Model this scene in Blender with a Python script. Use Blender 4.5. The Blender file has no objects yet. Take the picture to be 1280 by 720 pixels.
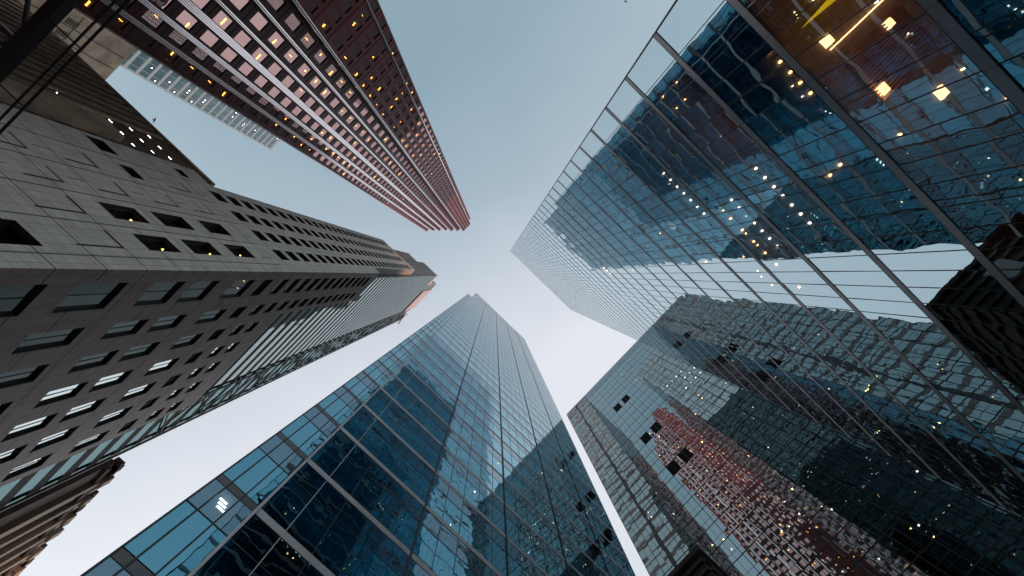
import bpy, math, random
from mathutils import Vector, Matrix
random.seed(7)
SC = bpy.context.scene
C = SC.collection
ANG = math.radians(44)
CT, ST = math.cos(ANG), math.sin(ANG)
CAMZ = 1.6
# ------------------------------------------------------------------ camera
F = 590.0
XC = Vector((0.99930606, -0.00104127, 0.03723314))
YC = Vector((0.0, 0.99960918, 0.02795517))
ZC = Vector((-0.0372477, -0.02793577, 0.99891551))
cam = bpy.data.cameras.new('camera'); camo = bpy.data.objects.new('camera', cam); C.objects.link(camo)
cam.sensor_width = 36.0; cam.lens = F / 1280 * 36; cam.clip_start = 0.05; cam.clip_end = 6000
right = Vector((XC.x, YC.x, ZC.x)); down = Vector((XC.y, YC.y, ZC.y)); fwd = Vector((XC.z, YC.z, ZC.z))
camo.matrix_world = Matrix(((right.x, -down.x, -fwd.x, 0), (right.y, -down.y, -fwd.y, 0),
                            (right.z, -down.z, -fwd.z, CAMZ), (0, 0, 0, 1)))
SC.camera = camo

def pix(t, m, z):
    """where a point (t, m, z) of the street grid lands in the 1280x720 frame"""
    x, y, h = t * CT - m * ST, t * ST + m * CT, z - CAMZ
    c = XC * x + YC * y + ZC * h
    if c.z < 0.05: return None
    return 640 + F * c.x / c.z, 360 + F * c.y / c.z

def pix_area(quad):
    p = [pix(*q) for q in quad]
    if any(q is None for q in p): return 0.0
    cx = sum(q[0] for q in p) / 4; cy = sum(q[1] for q in p) / 4
    if not (-20 < cx < 1300 and -20 < cy < 740): return 0.0
    a = 0
    for i in range(4):
        a += p[i][0] * p[(i + 1) % 4][1] - p[(i + 1) % 4][0] * p[i][1]
    return abs(a) / 2
# ------------------------------------------------------------------ materials
def nodes(name):
    m = bpy.data.materials.new(name); m.use_nodes = True
    nt = m.node_tree; nt.nodes.clear()
    return m, nt, nt.nodes.new('ShaderNodeOutputMaterial')

def principled(name, col, rough=0.6, metal=0.0, noise=0.15, nscale=1.5, bump=0.0, spec=0.5, streak=False):
    m, nt, out = nodes(name)
    p = nt.nodes.new('ShaderNodeBsdfPrincipled')
    p.inputs['Roughness'].default_value = rough; p.inputs['Metallic'].default_value = metal
    p.inputs['Specular IOR Level'].default_value = spec
    tc = nt.nodes.new('ShaderNodeTexCoord'); mp = nt.nodes.new('ShaderNodeMapping')
    if streak: mp.inputs['Scale'].default_value = (1, 1, 0.12)
    nt.links.new(tc.outputs['Object'], mp.inputs['Vector'])
    nz = nt.nodes.new('ShaderNodeTexNoise'); nz.inputs['Scale'].default_value = nscale; nz.inputs['Detail'].default_value = 6
    nt.links.new(mp.outputs['Vector'], nz.inputs['Vector'])
    r = nt.nodes.new('ShaderNodeValToRGB')
    lo = [c * (1 - noise) for c in col]; hi = [min(1, c * (1 + noise)) for c in col]
    r.color_ramp.elements[0].color = (*lo, 1); r.color_ramp.elements[1].color = (*hi, 1)
    r.color_ramp.elements[0].position = 0.3; r.color_ramp.elements[1].position = 0.7
    nt.links.new(nz.outputs['Fac'], r.inputs['Fac']); nt.links.new(r.outputs['Color'], p.inputs['Base Color'])
    if bump:
        b = nt.nodes.new('ShaderNodeBump'); b.inputs['Distance'].default_value = bump
        n2 = nt.nodes.new('ShaderNodeTexNoise'); n2.inputs['Scale'].default_value = nscale * 6
        nt.links.new(tc.outputs['Object'], n2.inputs['Vector'])
        nt.links.new(n2.outputs['Fac'], b.inputs['Height']); nt.links.new(b.outputs['Normal'], p.inputs['Normal'])
    nt.links.new(p.outputs['BSDF'], out.inputs['Surface'])
    return m

def glass(name, tint, trans, base=0.3, wave=0.004, wscale=0.9, rough=0.0, ior=1.55, edge=(1, 1, 1), egain=1.0):
    """coated architectural glass: Fresnel mirror over a dark tinted see-through pane, slightly wavy"""
    m, nt, out = nodes(name)
    L = nt.links.new
    tr = nt.nodes.new('ShaderNodeBsdfTransparent'); tr.inputs['Color'].default_value = (*trans, 1)
    gl = nt.nodes.new('ShaderNodeBsdfGlossy'); gl.inputs['Roughness'].default_value = rough
    fr = nt.nodes.new('ShaderNodeFresnel'); fr.inputs['IOR'].default_value = ior
    mr = nt.nodes.new('ShaderNodeMapRange'); mr.inputs['To Min'].default_value = base; mr.inputs['To Max'].default_value = 1.0
    L(fr.outputs['Fac'], mr.inputs['Value'])
    cm = nt.nodes.new('ShaderNodeMix'); cm.data_type = 'RGBA'
    cm.inputs['A'].default_value = (*tint, 1); cm.inputs['B'].default_value = (*edge, 1)
    eg = nt.nodes.new('ShaderNodeMath'); eg.operation = 'MULTIPLY'; eg.use_clamp = True; eg.inputs[1].default_value = egain
    L(fr.outputs['Fac'], eg.inputs[0]); L(eg.outputs[0], cm.inputs['Factor']); L(cm.outputs['Result'], gl.inputs['Color'])
    mx = nt.nodes.new('ShaderNodeMixShader')
    L(mr.outputs['Result'], mx.inputs['Fac']); L(tr.outputs['BSDF'], mx.inputs[1]); L(gl.outputs['BSDF'], mx.inputs[2])
    if wave:
        tc = nt.nodes.new('ShaderNodeTexCoord'); nz = nt.nodes.new('ShaderNodeTexNoise')
        nz.inputs['Scale'].default_value = wscale; nz.inputs['Detail'].default_value = 1.5
        b = nt.nodes.new('ShaderNodeBump'); b.inputs['Distance'].default_value = wave; b.inputs['Strength'].default_value = 1
        L(tc.outputs['Object'], nz.inputs['Vector']); L(nz.outputs['Fac'], b.inputs['Height'])
        L(b.outputs['Normal'], gl.inputs['Normal'])
    L(mx.outputs['Shader'], out.inputs['Surface'])
    return m

def emit(name, col, s, sample=False):
    m, nt, out = nodes(name)
    e = nt.nodes.new('ShaderNodeEmission'); e.inputs['Color'].default_value = (*col, 1); e.inputs['Strength'].default_value = s
    nt.links.new(e.outputs['Emission'], out.inputs['Surface'])
    m.cycles.emission_sampling = 'AUTO' if sample else 'NONE'
    return m

def stone_mat(name, col, px, pz, floor, z0, rough=0.55):
    """stone slabs: fine joints every px / pz metres and a deep joint at each storey"""
    m, nt, out = nodes(name); L = nt.links.new
    tc = nt.nodes.new('ShaderNodeTexCoord'); sp = nt.nodes.new('ShaderNodeSeparateXYZ'); L(tc.outputs['Object'], sp.inputs[0])
    def M(op, a, b=None):
        n = nt.nodes.new('ShaderNodeMath'); n.operation = op
        for i, v in enumerate((a, b)):
            if v is None: continue
            if isinstance(v, (int, float)): n.inputs[i].default_value = v
            else: L(v, n.inputs[i])
        return n.outputs[0]
    def line(s, period, off, w):
        f = M('FRACT', M('DIVIDE', M('ADD', s, 500 * period + off), period))
        return M('LESS_THAN', f, w / period)
    fine = M('MAXIMUM', line(sp.outputs[0], px, 0.31, 0.03), line(sp.outputs[1], px, 0.31, 0.03))
    fine = M('MAXIMUM', fine, line(sp.outputs[2], pz, 0.0, 0.03))
    deep = line(sp.outputs[2], floor, floor - z0 % floor, 0.10)
    br = nt.nodes.new('ShaderNodeCombineXYZ')
    L(M('FLOOR', M('DIVIDE', M('ADD', sp.outputs[0], 0.31), px)), br.inputs[0])
    L(M('FLOOR', M('DIVIDE', M('ADD', sp.outputs[1], 0.31), px)), br.inputs[1])
    L(M('FLOOR', M('DIVIDE', sp.outputs[2], pz)), br.inputs[2])
    wn = nt.nodes.new('ShaderNodeTexWhiteNoise'); L(br.outputs[0], wn.inputs['Vector'])
    nz = nt.nodes.new('ShaderNodeTexNoise'); nz.inputs['Scale'].default_value = 0.35; nz.inputs['Detail'].default_value = 7
    L(tc.outputs['Object'], nz.inputs['Vector'])
    mp = nt.nodes.new('ShaderNodeMapping'); mp.inputs['Scale'].default_value = (1.1, 1.1, 0.06); L(tc.outputs['Object'], mp.inputs['Vector'])
    n3 = nt.nodes.new('ShaderNodeTexNoise'); n3.inputs['Scale'].default_value = 1.0; n3.inputs['Detail'].default_value = 5; L(mp.outputs['Vector'], n3.inputs['Vector'])
    v = M('ADD', 0.62, M('ADD', M('MULTIPLY', wn.outputs['Value'], 0.16), M('ADD', M('MULTIPLY', nz.outputs['Fac'], 0.22), M('MULTIPLY', n3.outputs['Fac'], 0.28))))
    v = M('MULTIPLY', v, M('SUBTRACT', 1.0, M('MULTIPLY', fine, 0.7)))
    v = M('MULTIPLY', v, M('SUBTRACT', 1.0, M('MULTIPLY', deep, 0.9)))
    vm = nt.nodes.new('ShaderNodeVectorMath'); vm.operation = 'SCALE'; vm.inputs[0].default_value = col
    L(v, vm.inputs['Scale'])
    p = nt.nodes.new('ShaderNodeBsdfPrincipled'); p.inputs['Roughness'].default_value = rough
    L(vm.outputs[0], p.inputs['Base Color']); L(p.outputs['BSDF'], out.inputs['Surface'])
    return m

G_BLUE = glass('glass_blue', (0.17, 0.56, 0.74), (0.24, 0.28, 0.30), base=0.53, wave=0.011, wscale=0.7)
G_BLUE2 = glass('glass_blue_b', (0.66, 0.90, 1.0), (0.44, 0.42, 0.40), base=0.56, wave=0.008, wscale=0.6)
G_BLUEG = glass('glass_blue_grey', (0.28, 0.50, 0.64), (0.16, 0.19, 0.21), base=0.42, wave=0.009, wscale=0.7)
G_GREEN = glass('glass_green', (0.66, 0.80, 0.83), (0.20, 0.23, 0.24), base=0.56, wave=0.004, wscale=0.45)
G_PINK = glass('glass_pink', (0.86, 0.56, 0.52), (0.45, 0.30, 0.22), base=0.72, wave=0.004, wscale=0.6, edge=(0.26, 0.11, 0.14), egain=2.6)
G_STRIPE = glass('glass_stripe', (0.48, 0.57, 0.56), (0.1, 0.12, 0.12), base=0.6, wave=0.008, wscale=0.5, edge=(0.6, 0.66, 0.66))
G_EDGE = glass('glass_teal_edge', (0.30, 0.52, 0.54), (0.1, 0.14, 0.14), base=0.4, wave=0.006, wscale=0.5, edge=(0.5, 0.6, 0.6))
G_DARK = glass('glass_dark', (0.55, 0.68, 0.68), (0.2, 0.24, 0.24), base=0.35, wave=0.02, wscale=0.8)
G_BRIGHT = glass('glass_bright', (0.80, 0.93, 0.91), (0.2, 0.24, 0.24), base=0.85, wave=0.006, wscale=0.5)
M_BLACK = principled('black_metal', (0.02, 0.02, 0.022), 0.45, noise=0.2)
M_BAND = principled('grey_metal_band', (0.42, 0.40, 0.40), 0.42, 0.6, noise=0.12, nscale=0.8)
M_BANDA = principled('pale_metal_band', (0.55, 0.58, 0.60), 0.45, 0.3, noise=0.1, nscale=0.8)
M_CEIL = principled('ceiling', (0.16, 0.15, 0.145), 0.8, noise=0.1, nscale=0.6)
M_CORE = principled('interior_wall', (0.03, 0.03, 0.03), 0.8, noise=0.3, nscale=0.3)
M_CLAD = principled('dark_cladding', (0.06, 0.07, 0.075), 0.4, noise=0.2)
M_ROOF = principled('roofing', (0.2, 0.2, 0.2), 0.9)
M_GRAN = principled('red_granite', (0.13, 0.024, 0.03), 0.4, noise=0.25, nscale=2.5, spec=.22)
M_STRIP = principled('pale_granite', (0.95, 0.88, 0.90), 0.2, 1.0, noise=0.04, nscale=3)
M_BROWN = principled('brown_stone', (0.15, 0.105, 0.085), 0.7, noise=0.3, nscale=0.8, bump=0.01)
M_BEIGE = principled('beige_stone', (0.42, 0.34, 0.26), 0.75, noise=0.3, nscale=0.35, bump=0.01)
M_WHITE = principled('white_panel', (0.72, 0.74, 0.74), 0.5, noise=0.06)
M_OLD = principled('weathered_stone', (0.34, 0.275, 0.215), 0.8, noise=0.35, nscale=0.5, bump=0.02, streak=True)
M_OLDD = principled('dark_brown_stone', (0.085, 0.066, 0.055), 0.85, noise=0.35, nscale=0.6, bump=0.02)  # dark brown, deeper in tone than the weathered stone
M_STEEL = principled('painted_steel', (0.05, 0.03, 0.03), 0.4, noise=0.3, nscale=2)
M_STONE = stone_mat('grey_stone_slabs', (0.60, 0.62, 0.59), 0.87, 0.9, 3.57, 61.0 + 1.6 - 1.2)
M_STONE2 = stone_mat('lower_face_slabs', (0.42, 0.36, 0.335), 0.87, 0.9, 3.57, 61.0 + 1.6 - 1.2)  # same slab pattern, darker and browner on the lower face
M_GROOVE_SHADE = principled('dark_joint_reveal_shade', (0.03, 0.032, 0.034), 0.7)  # joints; also blackens window reveals, recess shade put into the colour
E_WARM = emit('lamp_warm', (1.0, 0.58, 0.20), 30)
E_WARMS = emit('lamp_warm_strong', (1.0, 0.66, 0.30), 10, True)
E_WHITE = emit('lamp_white', (1.0, 0.93, 0.82), 13)
E_AMBER = emit('lamp_amber', (1.0, 0.55, 0.10), 32)
E_NEON = emit('lamp_neon', (1.0, 0.55, 0.25), 14, True)
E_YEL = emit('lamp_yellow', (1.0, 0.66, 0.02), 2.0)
# ------------------------------------------------------------------ mesh building
class MB:
    def __init__(s): s.v = []; s.f = []; s.mi = []
    def quad(s, a, b, c, d, mi=0):
        n = len(s.v); s.v += [a, b, c, d]; s.f.append((n, n + 1, n + 2, n + 3)); s.mi.append(mi)
    def box(s, t0, t1, m0, m1, z0, z1, mi=0):
        if t0 > t1: t0, t1 = t1, t0
        if m0 > m1: m0, m1 = m1, m0
        n = len(s.v)
        s.v += [(t0, m0, z0), (t1, m0, z0), (t1, m1, z0), (t0, m1, z0), (t0, m0, z1), (t1, m0, z1), (t1, m1, z1), (t0, m1, z1)]
        for f in ((0, 3, 2, 1), (4, 5, 6, 7), (0, 1, 5, 4), (1, 2, 6, 5), (2, 3, 7, 6), (3, 0, 4, 7)):
            s.f.append(tuple(n + i for i in f)); s.mi.append(mi)
    def bar(s, a, b, w, mi=0):
        """square bar between two points"""
        a, b = Vector(a), Vector(b); d = (b - a).normalized()
        u = d.cross(Vector((0, 0, 1)))
        if u.length < 1e-3: u = Vector((1, 0, 0))
        u.normalize(); w2 = d.cross(u); n = len(s.v)
        for p in (a, b):
            for x, y in ((-1, -1), (1, -1), (1, 1), (-1, 1)):
                s.v.append(tuple(p + u * x * w / 2 + w2 * y * w / 2))
        for f in ((3, 2, 1, 0), (4, 5, 6, 7), (0, 1, 5, 4), (1, 2, 6, 5), (2, 3, 7, 6), (3, 0, 4, 7)):
            s.f.append(tuple(n + i for i in f)); s.mi.append(mi)
    def build(s, name, mats, parent, **props):
        if not s.f: return None
        me = bpy.data.meshes.new(name)
        par = parent
        org = Vector((0, 0, 0))
        if parent is not None: org = Vector(parent['_o'])
        me.from_pydata([(x - org.x, y - org.y, z - org.z) for x, y, z in s.v], [], s.f)
        for m in (mats if isinstance(mats, (list, tuple)) else [mats]): me.materials.append(m)
        for p, i in zip(me.polygons, s.mi): p.material_index = i
        me.update()
        o = bpy.data.objects.new(name, me); C.objects.link(o)
        if par is not None: o.parent = par
        else: o.rotation_euler = (0, 0, ANG)
        o['_o'] = tuple(org)
        for k, v in props.items(): o[k] = v
        return o

def thing(name, label, cat, t, m, z=0.0, group=None):
    o = bpy.data.objects.new(name, None); C.objects.link(o)
    o.location = (t * CT - m * ST, t * ST + m * CT, z); o.rotation_euler = (0, 0, ANG)
    o['_o'] = (t, m, z); o['label'] = label; o['category'] = cat
    o.empty_display_size = 0.5
    if group: o['group'] = group
    return o

class Face:
    """a vertical facade plane. axis 'm': plane m=const, runs along t. axis 't': plane t=const, runs along m. out = +1/-1 outward sign"""
    def __init__(s, axis, c, out): s.ax, s.c, s.out = axis, c, out
    def p(s, u, z, d=0.0):
        w = s.c + s.out * d
        return (u, w, z) if s.ax == 'm' else (w, u, z)
    def box(s, mb, u0, u1, z0, z1, d0, d1, mi=0):
        a, b = s.c + s.out * d0, s.c + s.out * d1
        if s.ax == 'm': mb.box(u0, u1, a, b, z0, z1, mi)
        else: mb.box(a, b, u0, u1, z0, z1, mi)
    def quad(s, mb, u0, u1, z0, z1, d=0.0, mi=0, tilt=None):
        ds = [d] * 4
        if tilt:
            hu, hz = (u1 - u0) / 2, (z1 - z0) / 2
            ds = [d - tilt[0] * hu - tilt[1] * hz, d + tilt[0] * hu - tilt[1] * hz, d + tilt[0] * hu + tilt[1] * hz, d - tilt[0] * hu + tilt[1] * hz]
        q = [s.p(u0, z0, ds[0]), s.p(u1, z0, ds[1]), s.p(u1, z1, ds[2]), s.p(u0, z1, ds[3])]
        # keep normals outward
        flip = (s.ax == 'm' and s.out > 0) or (s.ax == 't' and s.out < 0)
        if flip: q = q[::-1]
        mb.quad(*q, mi=mi); return q

def panes(face, cells, mat, root, depth=-0.03, tilt=0.0022, name='glass_pane', limit=100, gap=0.0):
    """cells: (u0,u1,z0,z1). The ones that show largest become parts of their own, the rest one part."""
    q = []
    for (u0, u1, z0, z1) in cells:
        quad = [face.p(u0, z0), face.p(u1, z0), face.p(u1, z1), face.p(u0, z1)]
        q.append((pix_area(quad), (u0, u1, z0, z1)))
    q.sort(key=lambda a: -a[0])
    rest = MB()
    for i, (a, c) in enumerate(q):
        tl = (random.gauss(0, tilt), random.gauss(0, tilt))
        if i < limit and a > 0:
            mb = MB(); face.quad(mb, *c, d=depth, tilt=tl); mb.build(name, mat, root)
        else: face.quad(rest, *c, d=depth, tilt=tl)
    rest.build(name, mat, root, kind='stuff')

def holes(face, mb, u0, u1, z0, z1, rects, depth, mi=0, mir=0):
    """wall with rectangular openings and their reveals"""
    us = sorted({u0, u1, *[r[0] for r in rects], *[r[1] for r in rects]}); us = [u for u in us if u0 <= u <= u1]
    zs = sorted({z0, z1, *[r[2] for r in rects], *[r[3] for r in rects]}); zs = [z for z in zs if z0 <= z <= z1]
    inside = set()
    for r in rects:
        for i in range(len(us) - 1):
            uc = (us[i] + us[i + 1]) / 2
            if not (r[0] < uc < r[1]): continue
            for j in range(len(zs) - 1):
                zc = (zs[j] + zs[j + 1]) / 2
                if r[2] < zc < r[3]: inside.add((i, j))
    for i in range(len(us) - 1):
        j = 0
        while j < len(zs) - 1:
            if (i, j) in inside: j += 1; continue
            k = j
            while k < len(zs) - 1 and (i, k) not in inside: k += 1
            face.quad(mb, us[i], us[i + 1], zs[j], zs[k], 0, mi); j = k
    for (a, b, c, d) in rects:
        P = face.p
        mb.quad(P(a, c), P(b, c), P(b, c, -depth), P(a, c, -depth), mir)
        mb.quad(P(a, d), P(a, d, -depth), P(b, d, -depth), P(b, d), mir)
        mb.quad(P(a, c), P(a, c, -depth), P(a, d, -depth), P(a, d), mir)
        mb.quad(P(b, c), P(b, d), P(b, d, -depth), P(b, c, -depth), mir)

def windows(face, rects, root, mat, depth=0.3, bars=(1, 0), fr=0.06, limit=100, mf=None):
    """framed windows, each its own part with its pane as a sub-part; past the limit one part"""
    mf = mf or M_BLACK
    q = sorted(rects, key=lambda c: -pix_area([face.p(c[0], c[2]), face.p(c[1], c[2]), face.p(c[1], c[3]), face.p(c[0], c[3])]))
    rf, rp = MB(), MB()
    for i, (a, b, c, d) in enumerate(q):
        mb = MB() if i < limit else rf
        pm = MB() if i < limit else rp
        for (x0, x1, y0, y1) in ((a, b, c, c + fr), (a, b, d - fr, d), (a, a + fr, c + fr, d - fr), (b - fr, b, c + fr, d - fr)):
            face.box(mb, x0, x1, y0, y1, -depth - 0.05, -depth + 0.03)
        for k in range(1, bars[0] + 1):
            x = a + (b - a) * k / (bars[0] + 1); face.box(mb, x - fr / 2, x + fr / 2, c + fr, d - fr, -depth - 0.045, -depth + 0.025)
        for k in range(1, bars[1] + 1):
            y = c + (d - c) * k / (bars[1] + 1); face.box(mb, a + fr, b - fr, y - fr / 2, y + fr / 2, -depth - 0.04, -depth + 0.02)
        n = bars[0] + 1
        for k in range(n):
            face.quad(pm, a + (b - a) * k / n, a + (b - a) * (k + 1) / n, c, d, -depth - 0.01, tilt=(random.gauss(0, .004), random.gauss(0, .004)))
        if i < limit:
            w = mb.build('window', mf, root); pm.build('pane', mat, w)
    w = rf.build('window', mf, root, kind='stuff')
    if w: rp.build('pane', mat, w, kind='stuff')

def lamps(spots, mat, root, limit=100, name='ceiling_lamp'):
    """spots: (t0,t1,m0,m1,z0,z1)"""
    q = sorted(spots, key=lambda b: -pix_area([(b[0], b[2], b[4]), (b[1], b[2], b[4]), (b[1], b[3], b[4]), (b[0], b[3], b[4])]))
    rest = MB()
    for i, b in enumerate(q):
        if i < limit:
            mb = MB(); mb.box(*b); mb.build(name, mat, root)
        else: rest.box(*b)
    rest.build(name, mat, root, kind='stuff')

def z_(h): return h + CAMZ
# ================================================================== glass tower A (bottom centre)
SLOT = 4.9
def tower_a():
    D = 11.36; T0, TS, T1 = -1.98, -0.27, 29.7
    r = thing('glass_tower', 'blue glass tower at bottom centre with pale floor bands and a stepped top corner', 'tower', (T0 + T1) / 2, D + 12)
    f = Face('m', D, -1)
    HT, HS = 211.0, 169.0
    zb = [z_(h) for h in (2.9, 7.25, 11.6)] + [z_(15.95 + 4.36 * k) for k in range(0, 46)]
    zb = [z for z in zb if z < z_(HT) - 1]
    tcols = [TS + 1.225 * k for k in range(0, 25)]
    tcols = [t for t in tcols if t < T1 - 0.6] + [T1]
    tl = [T0, -1.53, -0.9, TS]
    cells = []; upper = []
    zz = [0.3] + zb + [z_(HT)]
    for j in range(len(zz) - 1):
        za, zc = zz[j] + (0.42 if j else 0), zz[j + 1]
        if zc - za < .4: continue
        top = zc
        zm = za + (top - za) * 0.62
        for i in range(len(tcols) - 1):
            a, b = tcols[i], tcols[i + 1]
            cells.append((a, b, za, zm)); upper.append((a, b, zm, top))
        if zz[j + 1] < z_(HS) + 3:
            for i in range(3):
                cells.append((tl[i], tl[i + 1], za, zm)); upper.append((tl[i], tl[i + 1], zm, top))
    panes(f, cells, G_BLUE, r, tilt=0.0022, depth=-0.006, limit=60); panes(f, upper, G_BLUEG, r, tilt=0.0022, depth=-0.006, limit=40)
    # floor bands
    for z in zb:
        mb = MB(); t0 = T0 if z < z_(HS) else TS
        f.box(mb, t0, TS - 0.03, z, z + 0.36, -0.12, 0.01, 1) if t0 < TS else None
        f.box(mb, TS + 0.03, T1, z, z + 0.36, -0.12, 0.014, 0)
        mb.build('floor_band', [M_BANDA, principled_cache('band_dark')], r)
    # transom line and mullions
    for j in range(len(zz) - 1):
        za = zz[j] + (0.42 if j else 0); zc = zz[j + 1]
        if zc - za < .4: continue
        zm = za + (zc - za) * 0.62
        mb = MB(); f.box(mb, T0 if zc < z_(HS) + 3 else TS, T1, zm - 0.02, zm + 0.02, -0.06, 0.008); mb.build('transom', M_BLACK, r)
    for i, t in enumerate(tl + tcols):
        zt = z_(HS) if i < 3 else z_(HT)
        k = i - 4
        major = k in (5, 10, 15, 20)
        w = 0.05 if i < 3 else (0.10 if i == 3 else (0.10 if major else 0.028))
        d = 0.05 if i < 3 else (0.09 if i == 3 else (0.06 if major else 0.01))
        mb = MB(); f.box(mb, t - w / 2, t + w / 2, 0.3, zt, -0.08, d)
        mb.build('mullion', M_BANDA if i in (3, 5) else M_BLACK, r)
    # slabs, core, lamps
    for j, z in enumerate(zb):
        mb = MB(); mb.box(T0 + 0.1 if z < z_(HS) else TS + 0.1, T1 - 0.1, D + 0.15, D + 7, z + 0.05, z + 0.38); mb.build('floor_slab', M_CEIL, r)
    mb = MB(); mb.box(T0 + .05, T1 - .05, D + 7, D + 44, 0, z_(HS) - 0.5); mb.box(TS + .05, T1 - .05, D + 7.01, D + 43.9, z_(HS) - 0.5, z_(HT) - 0.3)  # unseen rear depth lengthened to keep low sun off the stone tower
    mb.build('core_wall', M_CORE, r)
    mb = MB(); mb.box(T0, T0 + 0.12, D + 0.05, D + 44.5, 0, z_(HS)); mb.box(TS, TS + 0.1, D + .05, D + 44.5, z_(HS) + .01, z_(HT)); mb.box(T1 - 0.12, T1, D + 0.05, D + 44.5, 0, z_(HT))
    mb.box(T0 + .13, T1 - .13, D + 44.1, D + 44.5, 0, z_(HS))
    mb.build('side_wall', M_CLAD, r)
    e = Face('t', T1, 1); cl = []
    for j in range(len(zz) - 1):
        for i in range(16): cl.append((D + .1 + i * 2.75, D + .1 + (i + 1) * 2.75, zz[j] + 1.2, zz[j + 1]))
    panes(e, [x for x in cl if x[2] < x[3]], G_GREEN, r, depth=.03, limit=0)
    mb = MB()
    for z in zb: e.box(mb, D, D + 44.4, z, z + 1.15, .01, .07)
    mb.build('spandrel', principled('pinkish_metal', (.20, .16, .155), .4, .3), r, kind='stuff')
    mb = MB(); e.box(mb, D + SLOT, D + SLOT + .9, 1, z_(HT), .02, .12); mb.build('dark_slot', M_BLACK, r)
    mb = MB(); mb.box(TS, T1, D + 0.02, D + 44.5, z_(HT), z_(HT) + 0.3); mb.box(T0, TS, D + 0.02, D + 44.5, z_(HS) + 0.001, z_(HS) + 0.3); mb.build('roof', M_ROOF, r)
    W, A_ = [], []
    for j, z in enumerate(zb[:30]):
        n = random.choice([2, 4, 6, 9])
        for _ in range(n):
            t = random.uniform(0, 28); m = D + random.uniform(0.6, 5.5); s = random.choice([.05, .07, .1, .16])
            (W if random.random() < .5 else A_).append((t, t + s, m, m + s, z - 0.06, z + 0.04))
            if random.random() < .3:
                for q in range(3): W.append((t + .5 * q, t + .5 * q + s, m + .2 * q, m + .2 * q + s, z - 0.06, z + 0.04))
    # three tube lamps near the left edge, third storey
    for q in range(3):
        W.append((-1.42 + .05 * q, -1.1 + .05 * q, D + .35 + q * .13, D + .367 + q * .13, z_(15.85), z_(15.95)))
    lamps(W, E_WHITE, r, 60); lamps(A_, E_WARM, r, 40)
    return r

_pc = {}
def principled_cache(k):
    if k not in _pc:
        _pc[k] = principled('spandrel_grey', (0.10, 0.11, 0.115), 0.35, 0.3, noise=0.15) if k == 'band_dark' else None
    return _pc[k]

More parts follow.
